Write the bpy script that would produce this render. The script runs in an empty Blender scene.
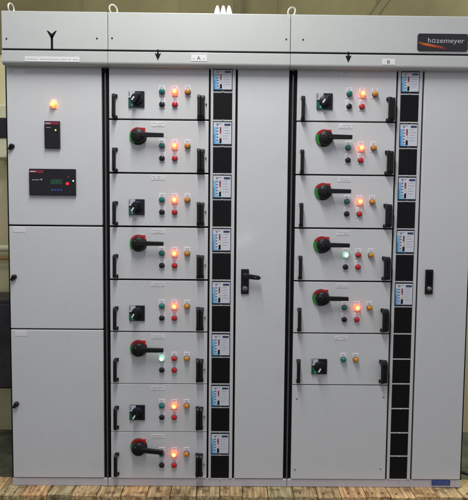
import bpy, bmesh, math, random
from mathutils import Vector, Matrix
random.seed(7)
sc = bpy.context.scene
col = sc.collection
MM = 0.001

# ------------------------------------------------------------------ materials
def new_mat(name):
    m = bpy.data.materials.new(name); m.use_nodes = True
    nt = m.node_tree
    return m, nt, nt.nodes['Principled BSDF']

def simple(name, rgb, rough=.4, metal=0., spec=.5, coat=0., var=.0, bump=0., scale=40., emit=None, estr=0.):
    m, nt, b = new_mat(name)
    b.inputs['Base Color'].default_value = (*rgb, 1)
    b.inputs['Roughness'].default_value = rough
    b.inputs['Metallic'].default_value = metal
    b.inputs['Specular IOR Level'].default_value = spec
    b.inputs['Coat Weight'].default_value = coat
    tc = nt.nodes.new('ShaderNodeTexCoord')
    n = nt.nodes.new('ShaderNodeTexNoise'); n.inputs['Scale'].default_value = scale; n.inputs['Detail'].default_value = 5
    nt.links.new(tc.outputs['Object'], n.inputs['Vector'])
    if var:
        mx = nt.nodes.new('ShaderNodeMix'); mx.data_type = 'RGBA'
        mx.inputs[6].default_value = (*[c*(1-var) for c in rgb], 1)
        mx.inputs[7].default_value = (*[min(1, c*(1+var)) for c in rgb], 1)
        nt.links.new(n.outputs['Fac'], mx.inputs[0]); nt.links.new(mx.outputs[2], b.inputs['Base Color'])
    if bump:
        bp = nt.nodes.new('ShaderNodeBump'); bp.inputs['Strength'].default_value = bump; bp.inputs['Distance'].default_value = .001
        nt.links.new(n.outputs['Fac'], bp.inputs['Height']); nt.links.new(bp.outputs['Normal'], b.inputs['Normal'])
    if emit:
        b.inputs['Emission Color'].default_value = (*emit, 1); b.inputs['Emission Strength'].default_value = estr
    return m

def powder_paint(name, rgb, rough=.36):
    """pale powder coat: slow tone drift, faint handling smudges, orange-peel bump"""
    m, nt, b = new_mat(name)
    L = nt.links.new
    tc = nt.nodes.new('ShaderNodeTexCoord')
    big = nt.nodes.new('ShaderNodeTexNoise'); big.inputs['Scale'].default_value = 2.3; big.inputs['Detail'].default_value = 6
    mid = nt.nodes.new('ShaderNodeTexNoise'); mid.inputs['Scale'].default_value = 14; mid.inputs['Detail'].default_value = 8; mid.inputs['Roughness'].default_value = .7
    fine = nt.nodes.new('ShaderNodeTexNoise'); fine.inputs['Scale'].default_value = 420; fine.inputs['Detail'].default_value = 2
    warp = nt.nodes.new('ShaderNodeTexNoise'); warp.inputs['Scale'].default_value = 3.2; warp.inputs['Detail'].default_value = 1
    for n in (big, mid, fine, warp): L(tc.outputs['Object'], n.inputs['Vector'])
    mx = nt.nodes.new('ShaderNodeMix'); mx.data_type = 'RGBA'
    mx.inputs[6].default_value = (*[c*.96 for c in rgb], 1)
    mx.inputs[7].default_value = (*[min(1, c*1.03) for c in rgb], 1)
    L(big.outputs['Fac'], mx.inputs[0])
    rp = nt.nodes.new('ShaderNodeValToRGB')
    rp.color_ramp.elements[0].position = .28; rp.color_ramp.elements[0].color = (.955, .95, .945, 1)
    rp.color_ramp.elements[1].position = .46; rp.color_ramp.elements[1].color = (1, 1, 1, 1)
    L(mid.outputs['Fac'], rp.inputs[0])
    ml = nt.nodes.new('ShaderNodeMix'); ml.data_type = 'RGBA'; ml.blend_type = 'MULTIPLY'; ml.inputs[0].default_value = 1
    L(mx.outputs[2], ml.inputs[6]); L(rp.outputs[0], ml.inputs[7]); L(ml.outputs[2], b.inputs['Base Color'])
    b.inputs['Coat Weight'].default_value = .25; b.inputs['Coat Roughness'].default_value = .11
    mr = nt.nodes.new('ShaderNodeMapRange'); mr.inputs[3].default_value = rough-.05; mr.inputs[4].default_value = rough+.10
    L(mid.outputs['Fac'], mr.inputs[0]); L(mr.outputs[0], b.inputs['Roughness'])
    b1 = nt.nodes.new('ShaderNodeBump'); b1.inputs['Strength'].default_value = .22; b1.inputs['Distance'].default_value = .0004
    L(fine.outputs['Fac'], b1.inputs['Height'])
    b2 = nt.nodes.new('ShaderNodeBump'); b2.inputs['Strength'].default_value = .35; b2.inputs['Distance'].default_value = .004
    L(warp.outputs['Fac'], b2.inputs['Height']); L(b1.outputs['Normal'], b2.inputs['Normal'])
    L(b2.outputs['Normal'], b.inputs['Normal'])
    return m

def wood_mat():
    m, nt, b = new_mat('plank wood')
    L = nt.links.new
    tc = nt.nodes.new('ShaderNodeTexCoord'); oi = nt.nodes.new('ShaderNodeObjectInfo')
    ad = nt.nodes.new('ShaderNodeVectorMath'); ad.operation = 'MULTIPLY_ADD'
    cm = nt.nodes.new('ShaderNodeCombineXYZ'); L(oi.outputs['Random'], cm.inputs[0]); L(oi.outputs['Random'], cm.inputs[1])
    ad.inputs[1].default_value = (37, 91, 11); L(cm.outputs[0], ad.inputs[0]); L(tc.outputs['Object'], ad.inputs[2])
    mp = nt.nodes.new('ShaderNodeMapping'); mp.inputs['Scale'].default_value = (60, 5, 60); L(ad.outputs[0], mp.inputs[0])
    g = nt.nodes.new('ShaderNodeTexNoise'); g.inputs['Scale'].default_value = 1.3; g.inputs['Detail'].default_value = 8; L(mp.outputs[0], g.inputs['Vector'])
    s = nt.nodes.new('ShaderNodeTexNoise'); s.inputs['Scale'].default_value = 22; s.inputs['Detail'].default_value = 5; L(ad.outputs[0], s.inputs['Vector'])
    r1 = nt.nodes.new('ShaderNodeValToRGB')
    r1.color_ramp.elements[0].position = .32; r1.color_ramp.elements[0].color = (.27, .17, .085, 1)
    r1.color_ramp.elements[1].position = .66; r1.color_ramp.elements[1].color = (.72, .58, .38, 1)
    L(g.outputs['Fac'], r1.inputs[0])
    r2 = nt.nodes.new('ShaderNodeValToRGB')
    r2.color_ramp.elements[0].position = .33; r2.color_ramp.elements[0].color = (.10, .08, .06, 1)
    r2.color_ramp.elements[1].position = .5; r2.color_ramp.elements[1].color = (1, 1, 1, 1)
    L(s.outputs['Fac'], r2.inputs[0])
    r3 = nt.nodes.new('ShaderNodeValToRGB')
    r3.color_ramp.elements[0].color = (.72, .78, .66, 1); r3.color_ramp.elements[1].color = (1.15, .92, .68, 1)
    L(oi.outputs['Random'], r3.inputs[0])
    m1 = nt.nodes.new('ShaderNodeMix'); m1.data_type = 'RGBA'; m1.blend_type = 'MULTIPLY'; m1.inputs[0].default_value = 1
    m2 = nt.nodes.new('ShaderNodeMix'); m2.data_type = 'RGBA'; m2.blend_type = 'MULTIPLY'; m2.inputs[0].default_value = .72
    L(r1.outputs[0], m1.inputs[6]); L(r3.outputs[0], m1.inputs[7])
    L(m1.outputs[2], m2.inputs[6]); L(r2.outputs[0], m2.inputs[7]); L(m2.outputs[2], b.inputs['Base Color'])
    b.inputs['Roughness'].default_value = .8
    bp = nt.nodes.new('ShaderNodeBump'); bp.inputs['Strength'].default_value = .6; bp.inputs['Distance'].default_value = .002
    L(g.outputs['Fac'], bp.inputs['Height']); L(bp.outputs['Normal'], b.inputs['Normal'])
    return m

def blotchy(name, c0, c1, scale=3., rough=.85, bump=.3):
    m, nt, b = new_mat(name)
    L = nt.links.new
    tc = nt.nodes.new('ShaderNodeTexCoord')
    n = nt.nodes.new('ShaderNodeTexNoise'); n.inputs['Scale'].default_value = scale; n.inputs['Detail'].default_value = 9; n.inputs['Roughness'].default_value = .65
    L(tc.outputs['Object'], n.inputs['Vector'])
    r = nt.nodes.new('ShaderNodeValToRGB')
    r.color_ramp.elements[0].position = .35; r.color_ramp.elements[0].color = (*c0, 1)
    r.color_ramp.elements[1].position = .65; r.color_ramp.elements[1].color = (*c1, 1)
    L(n.outputs['Fac'], r.inputs[0]); L(r.outputs[0], b.inputs['Base Color'])
    b.inputs['Roughness'].default_value = rough
    bp = nt.nodes.new('ShaderNodeBump'); bp.inputs['Strength'].default_value = bump; bp.inputs['Distance'].default_value = .004
    L(n.outputs['Fac'], bp.inputs['Height']); L(bp.outputs['Normal'], b.inputs['Normal'])
    return m

M = {}
M['paint'] = powder_paint('pale grey powder paint', (.615, .626, .638))
M['paint_head'] = powder_paint('pale grey header paint', (.485, .508, .495), .45)
M['frame'] = powder_paint('meter strip grey', (.57, .575, .59), .42)
M['plinth'] = powder_paint('plinth grey', (.50, .49, .53), .5)
M['black'] = simple('satin black plastic', (.006, .006, .008), .42, spec=.35, var=.3, bump=.15, scale=200)
M['rubber'] = simple('black gasket', (.004, .004, .005), .6, spec=.15, var=.3)
M['profile'] = simple('dark grey profile', (.13, .13, .14), .35, metal=.5, var=.2)
M['window'] = simple('smoked black window', (.006, .006, .007), .38, spec=.2, var=.3, bump=.1, scale=300)
M['bezel'] = simple('dark navy bezel', (.005, .006, .014), .35, var=.2)
M['white'] = simple('white plate', (.74, .74, .79), .5, var=.05, scale=90)
M['plate'] = simple('engraved label plate', (.72, .725, .74), .45, var=.05, scale=90)
M['print_dark'] = simple('dark print', (.07, .07, .08), .6, var=.2)
M['dull_plate'] = simple('blank label', (.72, .72, .75), .5, var=.04, scale=90)
M['ink'] = simple('grey engraving', (.40, .41, .43), .6, var=.2)
M['mark_black'] = simple('black vinyl', (.004, .004, .004), .6, spec=.15, var=.2)
M['face'] = simple('display face', (.62, .64, .72), .25, var=.06, scale=120)
M['cyan'] = simple('display pale blue', (.22, .48, .72), .25, var=.15, scale=60)
M['blue_deep'] = simple('display blue', (.10, .30, .62), .25, var=.2, scale=60)
M['ink_blue'] = simple('dark blue print', (.03, .05, .12), .4, var=.2)
M['red_mark'] = simple('red print', (.45, .04, .03), .4, var=.2)
M['pin'] = simple('dark red pin', (.20, .02, .02), .4, var=.2)
M['yellow_mark'] = simple('yellow print', (.6, .45, .08), .4, var=.2)
M['green_mark'] = simple('pale green print', (.25, .55, .35), .4, var=.2)
M['red'] = simple('red plate', (.42, .012, .012), .3, var=.15)
M['green'] = simple('green plate', (.025, .26, .04), .3, var=.2)
M['teal_dark'] = simple('dark green quadrant', (.008, .11, .065), .3, var=.2)
M['silver'] = simple('silver quadrant', (.50, .53, .60), .3, var=.1)
M['steel'] = simple('steel screw', (.35, .35, .36), .3, metal=.9, var=.1)
M['screw'] = simple('dull screw', (.10, .10, .11), .4, metal=.7, var=.2)
M['bezel_ring'] = simple('lamp ring', (.10, .11, .12), .3, var=.2)
M['lens_green'] = simple('green lens', (.0, .17, .15), .12, coat=.5, var=.25, scale=150)
M['lens_amber'] = simple('amber lens', (.62, .25, .012), .12, coat=.5, var=.2, scale=150)
M['lens_red'] = simple('red lens', (.55, .012, .015), .15, coat=.5, var=.2, scale=150)
M['button_red'] = simple('red button', (.58, .015, .02), .3, var=.1)
M['button_black'] = simple('black button', (.012, .010, .016), .25, var=.2)
M['lit_red'] = simple('lit red lens', (.7, .05, .02), .3, emit=(1, .085, .03), estr=4.2, var=.05)
M['lit_core'] = simple('lit lamp core', (1, .5, .2), .3, emit=(1, .33, .10), estr=3.2, var=.05)
M['lit_orange'] = simple('lit amber lens', (1, .5, .1), .3, emit=(1, .18, .025), estr=2.2, var=.05)
M['lit_amber_core'] = simple('lit amber core', (1, .6, .2), .3, emit=(1, .36, .10), estr=2.6, var=.05)
M['lit_green'] = simple('lit green lens', (.5, .9, .6), .3, emit=(.80, 1, .86), estr=1.6, var=.05)
M['lit_green_rim'] = simple('lit green rim', (.2, .6, .4), .3, emit=(.45, .85, .62), estr=.55, var=.05)
M['relay'] = simple('relay front', (.012, .010, .014), .22, spec=.4, var=.3)
M['relay_red'] = simple('relay header', (.20, .02, .04), .3, var=.2)
M['lcd'] = simple('green lcd', (.008, .030, .014), .2, emit=(.05, .30, .08), estr=.05, var=.3)
M['led_red'] = simple('red led', (.8, .02, .03), .3, emit=(1, .03, .06), estr=.5, var=.05)
M['led_yellow'] = simple('yellow led', (.7, .7, .1), .3, emit=(.9, .85, .2), estr=.6, var=.05)
M['led_white'] = simple('white led', (.7, .8, .8), .3, emit=(.8, 1, .95), estr=.7, var=.05)
M['print_blue'] = simple('blue print', (.04, .12, .45), .4, var=.2)
M['badge'] = simple('badge black', (.006, .006, .008), .12, coat=.6, var=.2)
M['letters'] = simple('silver letters', (.55, .55, .58), .35, var=.1)
M['swoosh'] = simple('orange swoosh', (.42, .035, .012), .35, var=.3, scale=60)
M['swoosh2'] = simple('amber swoosh', (.60, .16, .02), .35, var=.3, scale=60)
M['sticker'] = simple('blue sticker', (.012, .045, .22), .35, var=.25, scale=60)
M['sticker_ink'] = simple('sticker print', (.12, .2, .42), .4, var=.3)
M['zinc'] = simple('zinc plated steel', (.60, .59, .52), .38, metal=.6, var=.1)
M['porcelain'] = simple('white porcelain', (.8, .8, .75), .25, var=.05)
M['wood'] = wood_mat()
M['floor'] = blotchy('stained concrete', (.035, .04, .022), (.13, .13, .085), 5)
M['wall_low'] = blotchy('cream wall paint', (.50, .455, .25), (.60, .55, .33), 1.3, bump=.1)
M['wall_up'] = blotchy('olive sheeting', (.12, .105, .042), (.18, .158, .068), 1.1, bump=.1)
M['olive_strip'] = blotchy('olive steel', (.11, .097, .04), (.165, .145, .065), 4)
M['cream'] = blotchy('cream enamel', (.50, .49, .32), (.62, .60, .42), 4, .45, .05)
M['orange_pipe'] = simple('orange pipe', (.45, .20, .06), .5, var=.2)
M['dark_metal'] = blotchy('dark metal', (.008, .007, .008), (.03, .025, .03), 9, .5)
M['cable'] = simple('black cable', (.010, .014, .010), .45, var=.3)

# ------------------------------------------------------------------ builder (all arguments in millimetres)
class MB:
    def __init__(s):
        s.bm = bmesh.new(); s.mats = []; s.org = (0, 0, 0)
    def mi(s, m):
        if m not in s.mats: s.mats.append(m)
        return s.mats.index(m)
    def _merge(s, b2, mat, smooth=False):
        i = s.mi(mat)
        for f in b2.faces: f.material_index = i; f.smooth = smooth
        me = bpy.data.meshes.new('tmp'); b2.to_mesh(me); b2.free()
        s.bm.from_mesh(me); bpy.data.meshes.remove(me)
        return s
    def box(s, x0, x1, y0, y1, z0, z1, mat, bev=0, seg=2, rot=None):
        b = bmesh.new(); bmesh.ops.create_cube(b, size=1)
        c = Vector(((x0+x1)/2, (y0+y1)/2, (z0+z1)/2)); d = (x1-x0, y1-y0, z1-z0)
        for v in b.verts: v.co = Vector((v.co.x*d[0], v.co.y*d[1], v.co.z*d[2]))
        if bev: bmesh.ops.bevel(b, geom=b.edges[:], offset=bev, segments=seg, affect='EDGES', profile=.5)
        mt = Matrix.Translation(c)
        if rot: mt = mt @ Matrix.Rotation(math.radians(rot), 4, 'Y')
        bmesh.ops.transform(b, matrix=mt, verts=b.verts)
        return s._merge(b, mat)
    def prism(s, poly, y0, y1, mat, bev=0, axis='Y'):
        """polygon in the xz plane (axis Y) or in the yz plane (axis X), pushed from y0 to y1"""
        b = bmesh.new()
        vs = [b.verts.new((p[0], y0, p[1]) if axis == 'Y' else (y0, p[0], p[1])) for p in poly]
        f = b.faces.new(vs)
        r = bmesh.ops.extrude_face_region(b, geom=[f])
        dv = Vector((0, y1-y0, 0)) if axis == 'Y' else Vector((y1-y0, 0, 0))
        bmesh.ops.translate(b, vec=dv, verts=[v for v in r['geom'] if isinstance(v, bmesh.types.BMVert)])
        bmesh.ops.recalc_face_normals(b, faces=b.faces)
        if bev: bmesh.ops.bevel(b, geom=b.edges[:], offset=bev, segments=2, affect='EDGES', profile=.5)
        return s._merge(b, mat)
    def lathe(s, cx, cz, prof, mat, n=28, y=0, smooth=True):
        """profile of (radius, y) turned about an axis along y through cx, cz"""
        b = bmesh.new(); rings = []
        for r, yy in prof:
            if r < 1e-6: rings.append([b.verts.new((cx, y+yy, cz))])
            else: rings.append([b.verts.new((cx+r*math.cos(2*math.pi*k/n), y+yy, cz+r*math.sin(2*math.pi*k/n))) for k in range(n)])
        for a, c in zip(rings, rings[1:]):
            for k in range(n):
                q = [a[k % len(a)], a[(k+1) % len(a)], c[(k+1) % len(c)], c[k % len(c)]]
                q2 = []
                for v in q:
                    if v not in q2: q2.append(v)
                if len(q2) > 2: b.faces.new(q2)
        bmesh.ops.recalc_face_normals(b, faces=b.faces)
        return s._merge(b, mat, smooth)
    def tube(s, pts, r, mat, n=12, closed=False):
        b = bmesh.new(); P = [Vector(p) for p in pts]; rings = []; prev = None
        for i, p in enumerate(P):
            t = ((P[(i+1) % len(P)] if closed or i+1 < len(P) else p) - (P[i-1] if closed or i > 0 else p)).normalized()
            if prev is None: u = t.orthogonal().normalized()
            else: u = (prev - t*prev.dot(t)).normalized()
            prev = u; w = t.cross(u); rr = r[i] if isinstance(r, (list, tuple)) else r
            rings.append([b.verts.new(p + u*rr*math.cos(2*math.pi*k/n) + w*rr*math.sin(2*math.pi*k/n)) for k in range(n)])
        m = len(rings)
        for i in range(m if closed else m-1):
            a, c = rings[i], rings[(i+1) % m]
            for k in range(n): b.faces.new((a[k], a[(k+1) % n], c[(k+1) % n], c[k]))
        if not closed: b.faces.new(rings[0]); b.faces.new(rings[-1])
        bmesh.ops.recalc_face_normals(b, faces=b.faces)
        return s._merge(b, mat, True)
    def text(s, txt, x, z, h, y, mat, w=None, depth=.6, fit=None, thin=0):
        """lettering of cap height h with its left baseline corner at x, z; w stretches it to that width"""
        cu = bpy.data.curves.new('t', 'FONT'); cu.body = txt; cu.size = 1; cu.extrude = .02; cu.offset = thin; cu.resolution_u = 5
        ob = bpy.data.objects.new('t', cu); col.objects.link(ob)
        dg = bpy.context.evaluated_depsgraph_get(); dg.update()
        me = bpy.data.meshes.new_from_object(ob.evaluated_get(dg))
        bpy.data.objects.remove(ob); bpy.data.curves.remove(cu)
        b = bmesh.new(); b.from_mesh(me); bpy.data.meshes.remove(me)
        if not b.verts: b.free(); return s
        xs = [v.co.x for v in b.verts]; ys = [v.co.y for v in b.verts]; k = fit/(max(ys)-min(ys)) if fit else h/.70
        kx = (w/(max(xs)-min(xs))) if w else k
        for v in b.verts: v.co = Vector((x+(v.co.x-min(xs))*kx, y-v.co.z/.02*depth, z+v.co.y*k))
        bmesh.ops.recalc_face_normals(b, faces=b.faces)
        return s._merge(b, mat)
    def build(s, name, parent=None, label=None):
        px, py, pz = (parent['ox'], parent['oy'], parent['oz']) if parent is not None and 'ox' in parent else (0, 0, 0)
        # the mesh keeps its own origin at its middle
        xs = [v.co for v in s.bm.verts]
        c = Vector([(min(v[i] for v in xs)+max(v[i] for v in xs))/2 for i in range(3)])
        for v in s.bm.verts: v.co = (v.co-c)*MM
        me = bpy.data.meshes.new(name); s.bm.to_mesh(me); s.bm.free()
        for m in s.mats: me.materials.append(M[m])
        o = bpy.data.objects.new(name, me); col.objects.link(o)
        wl = c*MM
        o.location = wl
        if parent is not None:
            o.parent = parent
            o.location = wl - WORLD[parent.name]
        WORLD[o.name] = wl
        if label: o['label'] = label
        return o
WORLD = {}

def thing(name, label, cat, loc):
    o = bpy.data.objects.new(name, None); col.objects.link(o)
    o.location = Vector(loc)*MM; WORLD[o.name] = Vector(loc)*MM
    o.empty_display_size = .1
    o['label'] = label; o['category'] = cat
    return o
def tag(o, label, cat, group=None):
    o['label'] = label; o['category'] = cat
    if group: o['group'] = group
    return o
def struct(o): o['kind'] = 'structure'; return o

# ------------------------------------------------------------------ small fittings
def legend(dr, x, z, k=0):
    m = MB(); m.box(x-15, x+15, -2.2, 0, z-18, z+29, 'white', 1)
    for i in range(2): m.box(x-9+random.uniform(-2, 2), x+8+random.uniform(-3, 3), -2.6, -2, z+18+i*5, z+20+i*5, 'ink')
    m.build('legend_plate', dr)
def lamp(dr, x, z, lens, core=None, label=None, r=12.5):
    legend(dr, x, z)
    m = MB()
    m.lathe(x, z, [(r+2, -1), (r+2, -7), (r+.6, -9), (r-.6, -9)], 'bezel_ring' if not core else lens)
    m.lathe(x, z, [(r-.8, -7), (r-.8, -15), (r-1.6, -18), (r-3.4, -20), (r-3.6, -20.1)], lens)
    m.lathe(x, z, [(r-3.6, -20.1), (r-7, -21.5), (0, -22.2)], core or lens)
    return m.build('indicator_lamp', dr, label)
def button(dr, x, z, mat, label=None):
    legend(dr, x, z)
    m = MB()
    m.lathe(x, z, [(14, -1), (14, -6), (12.8, -8), (11.5, -8)], 'bezel_ring')
    m.lathe(x, z, [(11.4, -5), (11.4, -12), (10.4, -13.2), (0, -13.4)], mat)
    return m.build('push_button', dr, label)

def bow(m, x, w, z0, z1, d=34, t=12, kick=0):
    o = [(0, z1), (-d+10, z1), (-d+2, z1-5), (-d, z1-14), (-d, z0+14), (-d+2, z0+5), (-d+10, z0), (0, z0)]
    i = [(0, z0+t), (-d+t+4, z0+t), (-d+t, z0+t+6), (-d+t, z1-t-6), (-d+t+4, z1-t), (0, z1-t)]
    m.prism(o+i, x-w/2, x+w/2, 'black', 1.6, axis='X')
    for z in (z0+6, z1-6):
        m.box(x-w/2-1.5+kick*3, x+w/2+1.5+kick*3, -7, 0, z-8, z+8, 'black', 2)

def handle_single(dr, x, z0, kick):
    m = MB(); bow(m, x, 15.5, z0, z0+109, kick=kick); return m.build('handle', dr)
def handle_double(dr, x, z0):
    m = MB(); bow(m, x-8.3, 14.5, z0, z0+109, kick=-.5); bow(m, x+8.3, 14.5, z0+1, z0+107, d=31, kick=.3)
    m.box(x-1.6, x+1.6, -22, -1, z0+4, z0+103, 'rubber')
    return m.build('handle', dr, 'wide double-bar black pull handle')

def quad_switch(dr, x, z, ang, px, pz):
    """square rotary switch plate, black knob, white piece for the glint on its bar"""
    m = MB(); h = 37
    m.box(x-h, x+h, -8, 0, z-h, z+h, 'bezel', 2)
    m.prism([(x-h+1, z+h-1), (x-h+1, z+6), (x-22, z+6), (x-6, z+h-12), (x-6, z+h-1)], -8.8, -7, 'silver')
    m.prism([(x-h+1, z-2), (x-h+1, z-h+1), (x-8, z-h+1), (x-8, z-20), (x-24, z-2)], -8.8, -7, 'teal_dark')
    m.box(x-22, x-17, -9.2, -8, z-31, z-21, 'green_mark'); 
    m.prism([(x-h+3, z+h-4), (x-h+3, z+14), (x-h+6, z+14), (x-h+6, z+h-4)], -9.3, -8, 'ink_blue')
    m.build('rotary_switch', dr)
    k = MB()
    k.lathe(x+3, z, [(28, -8), (28, -14), (26, -16), (0, -16)], 'black')
    k.box(x-7.5+3, x+7.5+3, -34, -15, z-27, z+27, 'black', 3, rot=ang)
    k.box(x+px-3.6, x+px+3.6, -35.2, -30, z+pz-10, z+pz+10, 'white', 1.5, rot=ang)  # glint on the knob bar, put in as a white piece
    k.build('switch_knob', dr)

def arm_switch(dr, x, z, droop=0, dk=0):
    """round breaker operator: red sector over green sector, black hub, long arm to the right"""
    m = MB(); R = 38
    def sector(a0, a1, mat, r1=R, y0=-9.4):
        p = [(x, z)] + [(x+r1*math.cos(math.radians(a)), z+r1*math.sin(math.radians(a))) for a in [a0+(a1-a0)*i/14 for i in range(15)]]
        m.prism(p, y0, -1, mat)
    m.lathe(x, z, [(40.5, 0), (40.5, -5), (39, -8), (0, -8)], 'bezel')
    sector(62, 150, 'red', 39.5); sector(152, 246, 'green', 39.5)
    m.prism([(x-4, z+22), (x+33, z+14), (x+33, z+38), (x-2, z+38)], -9.8, -1, 'red', 1)
    m.build('rotary_breaker_operator', dr)
    k = MB()
    k.lathe(x+3+dk, z-2, [(33, -10), (33, -24), (31, -33), (26, -37), (0, -38)], 'black', 36)
    a = math.radians(-droop)
    def rp(dx, dz): return (x+3+dx*math.cos(a)-dz*math.sin(a), z-2+dx*math.sin(a)+dz*math.cos(a))
    k.prism([rp(10, -8), rp(10, 13), rp(34, 13), rp(118, 11), rp(120, 9.5), rp(120, -6), rp(118, -7.5), rp(34, -8)], -44, -28, 'black', 2)
    k.lathe(x-10, z+10, [(4, -36), (4, -39.5), (0, -39.8)], 'screw')
    k.build('operating_handle', dr)

def name_plate(par, x0, x1, z0, z1, y=0, rows=2, name='name_plate'):
    m = MB(); m.box(x0, x1, y-1.4, y, z0, z1, 'plate', .6)
    hgt = (z1-z0); n = rows
    for i in range(n):
        zz = z1 - hgt*(i+.75)/(n+.3)
        xx = x0+hgt*.3
        while xx < x1-hgt*.35:
            w = random.uniform(.14, .34)*hgt
            if random.random() < .8: m.box(xx, min(xx+w, x1-2), y-1.8, y-1.2, zz, zz+hgt*.16, 'ink')
            xx += w+hgt*.07
    return m.build(name, par)

def screw(par, x, z, y=0, r=4.2, mat='screw'):
    m = MB(); m.lathe(x, z, [(r, 0), (r, -1.2), (r-1.2, -2.2), (0, -2.4)], mat, 16, y=y)
    m.box(x-r*.6, x+r*.6, y-2.9, y-2.2, z-.5, z+.5, 'rubber', rot=random.uniform(0, 180))
    return m.build('screw', par)

# ------------------------------------------------------------------ drawer of the switchboard
def drawer(cab, x0, x1, z0, z1, kind, lamps, gap=7, dxs=0, lab=None, droop=0, ang=30, pt=(-11, -5), lz=69):
    m = MB(); g = gap/2
    m.box(x0, x1, 0, 19, z0+g, z1-g, 'paint', 1.3)
    d = m.build('drawer', cab, lab)
    off = 2 + (1758-z0)/1490*15
    handle_single(d, x0+27-dxs*.3, z0+off, 1)
    handle_double(d, x0+426+dxs, z0+off)
    for i, (key, cx) in enumerate(zip(lamps[0], (245, 304.5, 364))):
        X = x0+cx-dxs*.5; Z = z0+lz+57.5
        if key == 'g': lamp(d, X, Z, 'lens_green')
        if key == 'G': lamp(d, X, Z, 'lit_green_rim', 'lit_green', 'indicator lamp glowing pale green', 12.5)
        if key == 'r': lamp(d, X, Z, 'lens_red')
        if key == 'R': lamp(d, X, Z, 'lit_red', 'lit_core', 'indicator lamp glowing bright red-orange', 13)
        if key == 'o': lamp(d, X, Z, 'lens_amber')
    for key, cx in zip(lamps[1], (245, 304.5)):
        X = x0+cx-dxs*.5; Z = z0+lz
        button(d, X, Z, 'button_black' if key == 'k' else 'button_red')
    if kind == 's': quad_switch(d, x0+127, z0+lz+22, ang, *pt)
    else: arm_switch(d, x0+134-dxs*.8, z0+172-(250-(z1-z0))*.7, droop, dk=3 if dxs else 0)
    name_plate(d, x0+194+dxs*.5, x0+257+dxs*.3, z1-32, z1-12)
    k = MB(); k.lathe(x0+449, z0+lz+4, [(3.2, 0), (3.2, -6), (2, -8), (0, -8)], 'pin', 14)
    k.build('release_pin', d)
    return d

def display(strip, x0, x1, z0, z1):
    m = MB(); y = 4
    w = x1-x0; h = z1-z0
    m.box(x0, x1, y-5, y+6, z0, z1, 'bezel', 1)
    fx0, fx1, fz0, fz1 = x0+2, x1-2.5, z0+6, z1-5
    fw, fh = fx1-fx0, fz1-fz0
    m.box(fx0, fx1, y-6, y-4, fz0, fz1, 'face', .5)
    m.box(fx0, fx0+fw*.17, y-6.5, y-5, fz0, fz1-fh*.22, 'cyan')
    m.box(fx0, fx0+fw*.08, y-6.9, y-5, fz0, fz0+fh*.45, 'blue_deep')
    m.box(fx0+fw*.17, fx0+fw*.42, y-6.5, y-5, fz0, fz0+fh*.10, 'cyan')
    for i in range(6):
        zz = fz1-fh*(.12+.14*i)
        m.box(fx0+fw*.17, fx0+fw*.26, y-7.1, y-6, zz-1.6, zz+1.6, 'ink_blue')
    m.box(fx0+fw*.12, fx0+fw*.46, y-7.1, y-6, fz1-fh*.07, fz1-fh*.045, 'ink')
    m.box(fx0+fw*.35, fx0+fw*.43, y-7.4, y-6, fz1-fh*.50, fz1-fh*.22, 'red_mark')
    m.box(fx0+fw*.365, fx0+fw*.415, y-7.8, y-6, fz1-fh*.40, fz1-fh*.28, 'ink_blue')
    m.box(fx0+fw*.335, fx0+fw*.445, y-7.4, y-6, fz1-fh*.95, fz1-fh*.74, 'mark_black')
    m.box(fx0+fw*.42, fx0+fw*.445, y-7.0, y-6, fz1-fh*.72, fz1-fh*.54, 'yellow_mark')
    m.box(fx0+fw*.60, fx0+fw*.95, y-7.1, y-6, fz1-fh*.15, fz1-fh*.06, 'ink_blue')
    for i in range(5):
        zz = fz1-fh*(.24+.125*i)
        m.box(fx0+fw*.56, fx0+fw*.60, y-7.0, y-6, zz-1.5, zz+1.5, random.choice(['green_mark', 'ink', 'yellow_mark']))
        m.box(fx0+fw*.64, fx0+fw*random.uniform(.78, .92), y-6.8, y-6, zz-.7, zz+.7, 'ink')
    return m.build('display_unit', strip)

def cover(strip, x0, x1, z0, z1):
    m = MB(); m.box(x0, x1, 1, 9, z0, z1, 'window', 1)
    for s in (x0+w_in(x0, x1), x1-w_in(x0, x1)): m.box(s-.8, s+.8, .4, 1.2, z0+6, z1-6, 'bezel')
    return m.build('window_cover', strip)
def w_in(a, b): return 3.0

def meter_strip(cab, x0, x1, cells, ztop, zbot):
    """pale upright frame; cells is a list of (z0, z1, is_display)"""
    m = MB(); wx0, wx1 = x0+12, x1-15
    m.box(x0, wx0, 0, 16, zbot, ztop, 'frame', 1.2); m.box(wx1, x1, 0, 16, zbot, ztop, 'frame', 1.2)
    m.box(wx0, wx1, 14, 17, zbot, ztop, 'rubber')
    prev = None
    for z0, z1, dsp in cells:
        m.box(wx0, wx1, 2, 14, z0-3.2, z0+3.2, 'frame', .8)
        m.lathe((wx0+wx1)/2, z0, [(3.2, 2), (3.2, -2), (0, -3)], 'frame', 12)
    s = m.build('meter_strip', cab)
    for z0, z1, dsp in cells:
        if dsp: display(s, wx0+.5, wx1-.5, z0+4.6, z1-4.6)
        else: cover(s, wx0+.5, wx1-.5, z0+4.2, z1-4.2)
    return s

def header(cab, x0, x1):
    m = MB()
    m.box(x0, x1, -45, 60, 2057, 2224, 'paint_head', 3.5, 3)
    # lower lip with a rolled underside
    p = [(20, 1992), (20, 2050), (-44, 2050), (-45, 2048)] + [(-45+16*(1-math.cos(math.radians(a))), 2005-16*math.sin(math.radians(a))) for a in range(0, 91, 10)] 
    m.prism(p, x0, x1, 'paint_head', 0, axis='X')
    h = m.build('header', cab)
    t = MB(); t.box(x0+4, x1, -43.5, 10, 2049, 2059, 'rubber'); t.build('trim_line', h)
    return h

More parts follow.
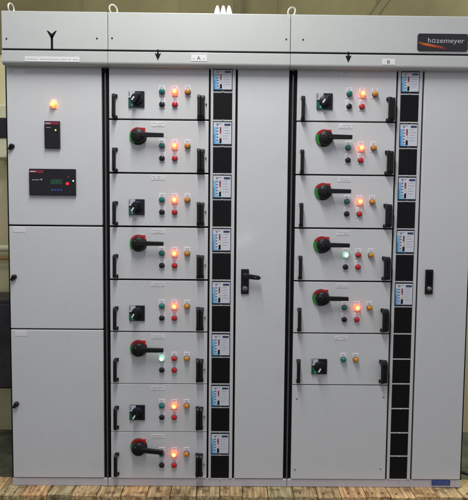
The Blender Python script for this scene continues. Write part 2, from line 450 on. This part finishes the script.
def lifting_eye(cab, x, edge=False, tilt=0):
    m = MB(); n = 28; y = 26; pts = []
    for k in range(n):
        a = 2*math.pi*k/n
        dx = 16.5*math.cos(a); dz = 22*math.sin(a)
        dx += tilt*dz
        if edge: pts.append((x+dx*.35, y+dx, 2263+dz))
        else: pts.append((x+dx, y+dx*.3, 2263+dz))
    m.tube(pts, 4.0, 'zinc', 10, True)
    b = MB()
    m.tube([(x-tilt*26, y, 2222), (x-tilt*26, y, 2246)], 9, 'zinc')
    return m.build('lifting_eye', cab)

def plinth(cab, x0, x1):
    m = MB()
    m.box(x0+1, x1-1, 4, 560, 0, 37, 'plinth', 1)
    for a in (x0+1.2, x1-25.2): m.box(a, a+24, 1.5, 40, 0.5, 36.5, 'plinth', 1.5)
    return m.build('plinth', cab)

def enclosure(cab, x0, x1):
    m = MB()
    m.box(x0+2, x1-2, 24, 600, 38, 2222, 'paint', 2)
    m.box(x0+2.5, x1-2.5, 20.5, 23.8, 38.5, 2221, 'rubber')
    return m.build('enclosure', cab)

def divider(cab, xa, xb):
    m = MB()
    m.box(xa, xb, 12, 20, 38.5, 2000, 'rubber')
    c = (xa+xb)/2
    m.box(c-4, c+3, 2, 12, 40, 1996, 'profile', 1.2)
    m.box(c-9, c+9, -2, 5, 1968, 1984, 'rubber', 2)
    return m.build('divider_profile', cab)

def door(cab, x0, x1, z0, z1, lab=None):
    m = MB(); m.box(x0, x1, 0, 19, z0, z1, 'paint', 3.6, 4)
    return m.build('door', cab, lab)

def latch(dr, x, z):
    m = MB()
    m.lathe(x, z, [(12, 0), (12, -9), (9, -16), (0, -17)], 'black', 24)
    m.box(x-14, x-1, -15, -3, z-18, z-1, 'black', 3, rot=25)
    m.lathe(x+5, z+4, [(4.5, -14), (4.5, -19), (0, -20)], 'black', 14)
    return m.build('latch', dr)

ZS = [2000, 1758, 1511, 1261, 1010, 759, 508, 272, 39]

# ================================================================== cabinet one: plain doors and protection relays
cab1 = thing('electrical_cabinet', 'narrow light grey cabinet with three plain doors, one orange lamp and two black relays', 'cabinet', (232, 0, 0))
enclosure(cab1, 2, 464); plinth(cab1, 2, 464)
d1 = door(cab1, 8, 446, 1264.5, 2000); d2 = door(cab1, 8, 446, 771.5, 1257.5); d3 = door(cab1, 8, 446, 41, 765.5)
m = MB(); m.box(1, 6.5, 6, 22, 38, 2000, 'rubber'); m.build('gasket', cab1)
divider(cab1, 447, 479)
for d, z in ((d1, 1628), (d2, 1018), (d3, 405)): latch(d, 30, z)
for d, a, b in ((d1, 1958, 1980), (d2, 1229, 1253), (d3, 735, 758)):
    m = MB(); m.box(28 if d != d1 else 42, 84 if d != d1 else 96, -1.2, 0, a, b, 'dull_plate', .5); m.build('label_plate', d)
m = MB(); m.box(226-15, 226+15, -2.2, 0, 1821-20, 1821+24, 'white', 1)
m.lathe(226, 1821, [(15.5, -1), (15.5, -8), (14, -10)], 'lit_orange')
m.lathe(226, 1821, [(14, -8), (14, -14), (11, -18)], 'lit_orange'); m.lathe(226, 1821, [(11, -18), (6, -20.5), (0, -21)], 'lit_amber_core')
m.build('indicator_lamp', d1, 'square-framed indicator lamp glowing orange-yellow')
# small relay
m = MB(); m.box(184, 255, -12, 0, 1619, 1744, 'relay', 2)
m.box(187, 252, -12.8, -11, 1727, 1740, 'relay_red', .4)
m.box(188, 214, -13.3, -12, 1731, 1735, 'letters')
m.lathe(236, 1702, [(4.2, -12), (3.5, -13.5), (0, -14.2)], 'led_yellow', 16)
m.box(192, 215, -12.6, -11.5, 1713, 1715, 'ink')
m.build('protection_relay', d1, 'small upright black relay with a yellow light')
# big relay with screen
m = MB(); m.box(110, 326, -12, 0, 1402, 1525, 'relay', 2)
m.box(114, 178, -12.8, -11, 1505, 1518, 'relay_red', .4); m.box(115, 142, -13.3, -12, 1510, 1514, 'letters')
m.box(180, 322, -12.5, -11, 1500, 1521, 'bezel')
m.box(209, 265, -12.9, -11, 1453, 1477, 'lcd', .5)
for i in range(3): m.box(213, 213+random.uniform(30, 47), -13.2, -12, 1457+i*6, 1459+i*6, 'teal_dark')
m.lathe(288, 1456, [(7.5, -11), (7.5, -14), (5, -16), (0, -16.5)], 'led_red', 20)
m.lathe(292, 1487, [(3.5, -11), (3, -14), (0, -14.5)], 'red_mark', 14)
m.lathe(315, 1470, [(4, -11), (3.5, -14), (0, -15)], 'led_white', 14)
m.prism([(162, 1477), (173, 1477), (167.5, 1471)], -13.2, -11, 'white')
m.box(124, 158, -12.8, -11.5, 1472, 1475, 'ink')
for i in range(4): m.box(212+i*14, 222+i*14, -12.9, -11.5, 1425, 1430, 'print_blue')
m.build('relay_panel', d1, 'wide black relay panel with a green screen and red light')
h1 = header(cab1, 10, 486)
name_plate(h1, 113, 359, 2001, 2023, -45, 1)
m = MB()
m.box(231.5, 241.5, -46, -45, 2056, 2116, 'mark_black')
m.prism([(236.5, 2098), (214, 2139), (221, 2137), (236.5, 2124), (252, 2137), (259, 2139)], -46, -45, 'mark_black')
m.build('earth_symbol', h1)
screw(h1, 33, 2101, -45); screw(h1, 439, 2107, -45)
m = MB(); m.box(460, 462, -45.5, -44.6, 2070, 2216, 'paint_head'); m.box(460, 462, -45.5, -44.6, 2010, 2044, 'paint_head'); m.build('seam', h1)
lifting_eye(cab1, 24, True)

# ================================================================== cabinet two: eight drawers
cab2 = thing('electrical_cabinet', 'middle grey switchboard cabinet with eight drawers and a tall door with lever handle', 'cabinet', (898, 0, 0))
enclosure(cab2, 464, 1333); plinth(cab2, 464, 1333)
ordn = ['topmost', 'second', 'third', 'fourth', 'fifth', 'sixth', 'seventh', 'bottom']
norm = ('gRo', 'kr'); grn = ('Gro', 'kr')
spec = [('s', norm, dict(pt=(-11, -3), ang=35)), ('a', norm, {}), ('s', norm, dict(pt=(-14, -12))), ('a', norm, {}), ('s', norm, dict(pt=(-14, -8))),
        ('a', grn, {}), ('s', norm, dict(pt=(-10, -12), lz=74)), ('a', norm, dict(droop=6, lz=70))]
for i, (k, l, kw) in enumerate(spec):
    kn = 'square black switch' if k == 's' else 'round operator with long black arm'
    ex = ' and its green lamp lit' if l is grn else ' and its red lamp lit'
    drawer(cab2, 481, 942, ZS[i+1], ZS[i], k, l, gap=(8, 8, 8, 8, 8, 3.5, 3, 3)[i], lab='%s drawer with %s%s' % (ordn[i], kn, ex), **kw)
cells = []
for i in range(8):
    zt, zb = ZS[i], ZS[i+1]
    if i == 0: zt = 1997
    mid = zt-115 if zt-zb < 240 else zt-120
    if i == 0: mid = 1888
    cells += [(mid, zt, True), (zb, mid, False)]
meter_strip(cab2, 951, 1066, cells, 2000, 40)
dd = door(cab2, 1076, 1314, 41, 2000, 'tall plain door with a black lever handle')
m = MB(); m.box(1100, 1137, -9, 0, 946, 1065, 'black', 3); 
m.lathe(1119, 973, [(12, -9), (12, -12), (10, -13), (0, -13)], 'steel', 22); m.box(1117.6, 1120.4, -13.6, -12, 967, 979, 'rubber')
m.build('lock_plate', dd)
m = MB(); m.lathe(1119, 1034, [(14, -9), (14, -26), (12, -30), (0, -31)], 'black', 24)
m.prism([(1112, 1022), (1112, 1044), (1135, 1044), (1180, 1037), (1189, 1033), (1192, 1026), (1188, 1020), (1180, 1017), (1135, 1021)], -40, -24, 'black', 3)
m.lathe(1166, 1028, [(4, -39), (4, -41), (0, -41.3)], 'screw', 14)
m.build('lever_handle', dd)
m = MB(); m.box(943.5, 949.5, 10, 21, 40, 2000, 'rubber'); m.box(1067.5, 1074.5, 10, 21, 40, 2000, 'rubber'); m.build('gasket', cab2)
divider(cab2, 1316, 1350)
h2 = header(cab2, 488, 1311)
m = MB(); m.prism([(709, 2061), (709, 2042), (699, 2045), (713, 2013), (727, 2045), (717, 2042), (717, 2061)], -46, -44.9, 'mark_black'); m.build('arrow_mark', h2)
m = MB(); m.box(863, 935, -46.4, -45, 2011, 2040, 'plate', .6); m.text('A', 889, 2017, 17, -46.4, 'print_dark', 17)
m.box(869, 880, -46.9, -46.2, 2021, 2023, 'ink'); m.box(914, 928, -46.9, -46.2, 2021, 2023, 'ink'); m.build('letter_plate', h2, 'small white plate lettered A')
screw(h2, 507, 2109, -45); screw(h2, 1292, 2114, -45)
lifting_eye(cab2, 496, tilt=-.15)

# ================================================================== cabinet three: six drawers and a badge
cab3 = thing('electrical_cabinet', 'right grey switchboard cabinet with six drawers, a blank lower panel and a black hazemeyer badge', 'cabinet', (1756, 0, 0))
enclosure(cab3, 1333, 2184); plinth(cab3, 1333, 2184)
ZT = [2000, 1758, 1511, 1261, 1010, 759, 508]
spec = [('s', norm, dict(pt=(-8, -5), ang=35)), ('a', norm, {}), ('a', norm, {}), ('a', grn, {}), ('a', norm, {}), ('s', ('go', ''), dict(pt=(-3, -11)))]
for i, (k, l, kw) in enumerate(spec):
    kn = 'square black switch' if k == 's' else 'round operator with long black arm'
    ex = ' and its green lamp lit' if l is grn else ' and its red lamp lit' if l is norm else ' and only two unlit lamps'
    drawer(cab3, 1352, 1812, ZT[i+1], ZT[i], k, l, gap=7 if i < 5 else 5, dxs=7, lab='%s drawer with %s%s' % (ordn[i] if i < 5 else 'lowest', kn, ex), **kw)
m = MB(); m.box(1352, 1812, 0, 19, 41, 505.5, 'paint', 1.3); bp = m.build('blank_panel', cab3)
for x, z in ((1375, 439), (1793, 451), (1372, 88), (1788, 94)): screw(bp, x, z, 0, 4, 'steel')
cells = []
for i in range(5):
    zt, zb = ZT[i], ZT[i+1]
    mid = zt-120 if i else 1888
    cells += [(mid, zt if i else 1996, True), (zb, mid, False)]
zz = [759, 636, 515, 393, 273, 157, 40]
for a, b in zip(zz, zz[1:]): cells.append((b, a, False))
meter_strip(cab3, 1821, 1934, cells, 2000, 40)
m = MB(); m.box(1813.5, 1819.5, 10, 21, 40, 2000, 'rubber'); m.box(1935.5, 1941.5, 10, 21, 40, 2000, 'rubber'); m.box(2180.5, 2185, 4, 22, 38, 2000, 'rubber'); m.build('gasket', cab3)
dd = door(cab3, 1943, 2179, 41, 2000, 'tall plain door with an upright black lock plate')
m = MB(); m.box(1974, 2011, -9, 0, 952, 1070, 'black', 3); m.lathe(1993, 979, [(10, -9), (10, -12), (8, -13), (0, -13)], 'steel', 22)
m.box(1982, 2003, -10.5, -8.5, 1000, 1060, 'rubber', 2)
m.build('lock_plate', dd)
m = MB(); m.box(2041, 2131, .2, 1.6, 12, 37.6, 'sticker', .3)
for zq in (17, 24, 31):
    x = 2046
    while x < 2122:
        w = random.uniform(5, 14); m.box(x, min(x+w, 2126), -.4, .4, zq, zq+2.2, 'sticker_ink'); x += w+3
m.build('blue_label', cab3)
h3 = header(cab3, 1313, 2176)
m = MB(); m.prism([(1571, 2061), (1571, 2042), (1561, 2045), (1575, 2013), (1589, 2045), (1579, 2042), (1579, 2061)], -46, -44.9, 'mark_black'); m.build('arrow_mark', h3)
m = MB(); m.box(1729, 1788, -46.4, -45, 2005, 2032, 'plate', .6); m.text('B', 1752, 2011, 15, -46.4, 'print_dark', 12); m.build('letter_plate', h3, 'small white plate lettered B')
# badge
m = MB(); bx0, bx1, bz0, bz1, r = 1886, 2114, 2069, 2145, 10
pts = []
for cx_, cz_, a0 in ((bx1-r, bz1-r, 0), (bx0+r, bz1-r, 90), (bx0+r, bz0+r, 180), (bx1-r, bz0+r, 270)):
    for k in range(7):
        a = math.radians(a0+15*k); pts.append((cx_+r*math.cos(a), cz_+r*math.sin(a)))
m.prism(pts, -50, -45, 'badge', .8)
m.text('h', 1933, 2104, 23, -50, 'letters', 12.5, thin=-.008)
m.text('\u0251', 1951, 2104, 0, -50, 'letters', 14.5, fit=16.5, thin=-.008)
m.text('zemeyer', 1971, 2104, 22, -50, 'letters', 127, thin=-.008)
def blade(p0, p1, p2, w, mat, y):
    a = []; b = []
    for i in range(17):
        t = i/16; x = (1-t)**2*p0[0]+2*t*(1-t)*p1[0]+t*t*p2[0]; z = (1-t)**2*p0[1]+2*t*(1-t)*p1[1]+t*t*p2[1]
        ww = w*math.sin(math.pi*min(1, t*1.0))**.7+.25
        a.append((x, z+ww/2)); b.append((x, z-ww/2))
    m.prism(a+b[::-1], y, -49.8, mat)
blade((1889, 2104), (1930, 2100), (2020, 2078), 5, 'swoosh', -50.5)
blade((1889, 2108), (1925, 2096), (2002, 2086), 3.2, 'swoosh2', -50.8)
blade((1900, 2094), (1940, 2088), (2016, 2076), 3, 'swoosh', -50.9)
blade((1889, 2099), (1920, 2097), (1970, 2086), 2.4, 'swoosh2', -51.1)
m.build('logo_badge', h3)
m = MB(); m.box(2106, 2176, -46.2, -44, 2072, 2213, 'paint_head', 1); m.build('end_cap', h3) if False else m.bm.free()
screw(h3, 1368, 2113, -45)
m = MB(); m.box(1340, 1342, -45.5, -44.6, 2070, 2216, 'paint_head'); m.build('seam', h3)
lifting_eye(cab3, 1322, tilt=.25)

# white bushings standing on the middle cabinet
for i, (x, t) in enumerate(((972, 4), (1004, 0), (1036, -5))):
    m = MB(); n = 20; prof = [(17, 2223), (17, 2232), (13, 2236), (16, 2252), (15, 2280), (10, 2305), (5, 2318), (0, 2319)]
    b = bmesh.new(); rings = []
    m.tube([(x+t*(zq-2223)/90, 100, zq) for rq, zq in prof if rq], [rq for rq, zq in prof if rq], 'porcelain', 20)
    o = m.build('bushing')
    tag(o, ('left of the three small white porcelain cones on the cabinet top', 'middle one of the three small white porcelain cones on the cabinet top', 'right of the three small white porcelain cones on the cabinet top')[i], 'bushing', 'white porcelain bushings on the cabinet top')
m = MB(); m.tube([(1068, 560, 2223), (1068, 560, 3400)], 14, 'olive_strip', 14)
tag(m.build('conduit'), 'thin olive conduit rising behind the middle cabinet', 'pipe')

# ------------------------------------------------------------------ timber deck the cabinets stand on
deck = thing('wooden_deck', 'weathered timber plank deck under the cabinets', 'deck', (1100, 250, -60))
x = -620; random.seed(11); k = 0
while x < 2950:
    w = random.uniform(108, 124)
    m = MB(); yf = -78+random.uniform(-6, 5)
    m.box(x+1.5, x+w-1.5, yf, 88+random.uniform(-8, 8), -30+random.uniform(-1, 0), -.6-random.uniform(0, 2.2), 'wood', 2.5)
    b_ = m.build('board', deck)
    for q in range(2):
        if random.random() < .62: continue
        n_ = MB(); n_.tube([(x+w*(.28+.44*q)+random.uniform(-6, 6), yf+26+random.uniform(-4, 8), -4), (x+w*(.28+.44*q), yf+26, .2)], 3.6, 'dark_metal', 10)
        n_.build('nail', b_)
    x += w; k += 1
for a_, b_, yy, zt in ((-600, 2900, -50, -31.5), (-600, 2900, 20, -31.5), (10, 2170, 150, -.6), (10, 2170, 330, -.6), (10, 2170, 520, -.6)):
    m = MB(); m.box(a_, b_, yy, yy+60, -100, zt, 'wood', 3); m.build('bearer', deck)

# ------------------------------------------------------------------ surroundings
m = MB(); m.box(-9000, 11000, -9000, 1000, -140, -100, 'floor'); struct(m.build('floor'))
m = MB(); m.box(-9000, 11000, 860, 1000, -100, 2330, 'wall_low'); struct(m.build('wall'))
m = MB(); m.box(-9000, 11000, 850, 1000, 2331, 4600, 'wall_up')
for xx in range(-3000, 6000, 620): m.box(xx, xx+7, 846, 850, 2335, 4600, 'olive_strip')
struct(m.build('wall_sheeting'))
m = MB(); m.prism([(1850, 2500), (1900, 2500), (2470, 3300), (2420, 3300)], 838, 849, 'olive_strip', 2)  # slanting strip stands in for a shade edge on the wall
tag(m.build('shade_strip'), 'olive strip for the slanting shade edge on the wall above the cabinets', 'olive_strip')

# left of the cabinets, seen in the thin gap
m = MB(); m.box(-420, -75, 700, 850, 1660, 1980, 'cream', 8); p_ = m.build('wall_box'); tag(p_, 'cream metal box on the wall with a black front, left of the cabinets', 'wall box')
w_ = MB(); w_.box(-400, -85, 690, 702, 1780, 1900, 'relay', 5); w_.build('front_panel', p_)
m = MB(); m.tube([(-1500, 780, 1105), (-40, 780, 1105), (-15, 780, 1085), (-12, 780, 1000), (-12, 780, -100)], 22, 'cream', 14)
tag(m.build('water_pipe'), 'cream pipe along the wall turning down behind the left cabinet', 'pipe')
m = MB(); m.tube([(-1500, 790, 1040), (-60, 790, 1040)], 9, 'orange_pipe', 12)
tag(m.build('thin_pipe'), 'thin orange pipe running under the cream pipe on the wall', 'pipe')
m = MB(); m.box(-520, -52, 500, 780, 300, 830, 'dark_metal', 10)
for q in (-510, -92):
    for yq in (510, 740): m.box(q, q+30, yq, yq+30, -100, 302, 'dark_metal', 3)
bd = m.build('storage_locker'); tag(bd, 'low black metal locker on the floor left of the cabinets', 'locker')
for q in (-500, -285): 
    w_ = MB(); w_.box(q, q+205, 490, 501, 312, 800, 'dark_metal', 4); w_.box(q+90, q+115, 478, 491, 500, 515, 'screw', 3); w_.build('door', bd)
m = MB(); m.tube([(2215, 200, -88), (2225, 90, -40), (2230, 60, 8), (2260, 60, 0), (2330, 120, 4), (2420, 300, 8), (2600, 520, 8), (2900, 600, 8)], 9, 'cable', 12)
pts = [(2192, 330, 120), (2196, 300, 60), (2206, 250, 20), (2230, 170, 9), (2275, 120, 9), (2340, 130, 9), (2430, 190, 9), (2560, 300, 9), (2760, 380, 9)]
m.bm.free(); m = MB()
fine = []
for i in range(len(pts)-1):
    p0, p1, p2, p3 = [Vector(pts[max(0, min(len(pts)-1, i+j))]) for j in (-1, 0, 1, 2)]
    for q in range(6):
        t = q/6
        fine.append(tuple(.5*((2*p1)+(-p0+p2)*t+(2*p0-5*p1+4*p2-p3)*t*t+(-p0+3*p1-3*p2+p3)*t*t*t)))
m.tube(fine, 9, 'cable', 12)
tag(m.build('cable'), 'black cable curling over the boards at the right cabinet corner', 'cable')

# ------------------------------------------------------------------ light
w = bpy.data.worlds.new('World'); sc.world = w; w.use_nodes = True
bg = w.node_tree.nodes['Background']; bg.inputs[0].default_value = (.88, .88, 1.0, 1); bg.inputs[1].default_value = .47
def area(name, loc, target, sx, sy, power, color):
    l = bpy.data.lights.new(name, 'AREA'); l.shape = 'RECTANGLE'; l.size = sx; l.size_y = sy; l.energy = power; l.color = color
    o = bpy.data.objects.new(name, l); col.objects.link(o); o.location = loc
    o.rotation_euler = (Vector(target)-Vector(loc)).to_track_quat('-Z', 'Y').to_euler()
    return o
# fluorescent fitting overhead, running out from the cabinets
lp = area('overhead_light', (.80, -1.28, 3.6), (.80, -1.28, 0), .10, 1.75, 77, (1, .99, .94)); lp.rotation_euler = (0, 0, 0)
for x_, e_ in ((-1.8, 20), (3.6, 75)):
    q_ = area('overhead_light', (x_, .25, 3.7), (x_, 0, 0), 1.2, .1, e_, (1, .98, .88)); q_.rotation_euler = (0, 0, 0)  # unseen lights added overhead to brighten the wall behind the cabinets
wl = area('glare_light', (1.2, -3.3, 1.07), (1.1, 0, 1.2), .24, .05, .8, (.95, .97, 1)); wl.rotation_euler.rotate_axis('Z', math.radians(35))  # unseen light added and tilted to draw a glare streak on the tall door
area('glint_light', (4.3, -1.0, 1.55), (.4, 0, 1.4), .12, .25, 4, (1, .93, .93))  # unseen light added for a glint on the left cabinet's door edge

# ------------------------------------------------------------------ camera
cd = bpy.data.cameras.new('camera'); cam = bpy.data.objects.new('camera', cd); col.objects.link(cam)
f_px = 487.8186
cd.sensor_fit = 'HORIZONTAL'; cd.sensor_width = 36; cd.lens = f_px/468*36
r = Vector((.99992741, -.00743277, .00948293)); u = Vector((-.00902226, .05973594, .99817344)); b = -Vector((.00798566, .99818654, -.05966454))
mw = Matrix((( r.x, u.x, b.x, 1.04713), (r.y, u.y, b.y, -2.3), (r.z, u.z, b.z, 1.2918), (0, 0, 0, 1)))
cam.matrix_world = mw
cd.clip_start = .05; cd.clip_end = 200
sc.camera = cam
sc.view_settings.view_transform = 'Standard'; sc.view_settings.look = 'None'; sc.view_settings.exposure = 0
sc.render.film_transparent = False
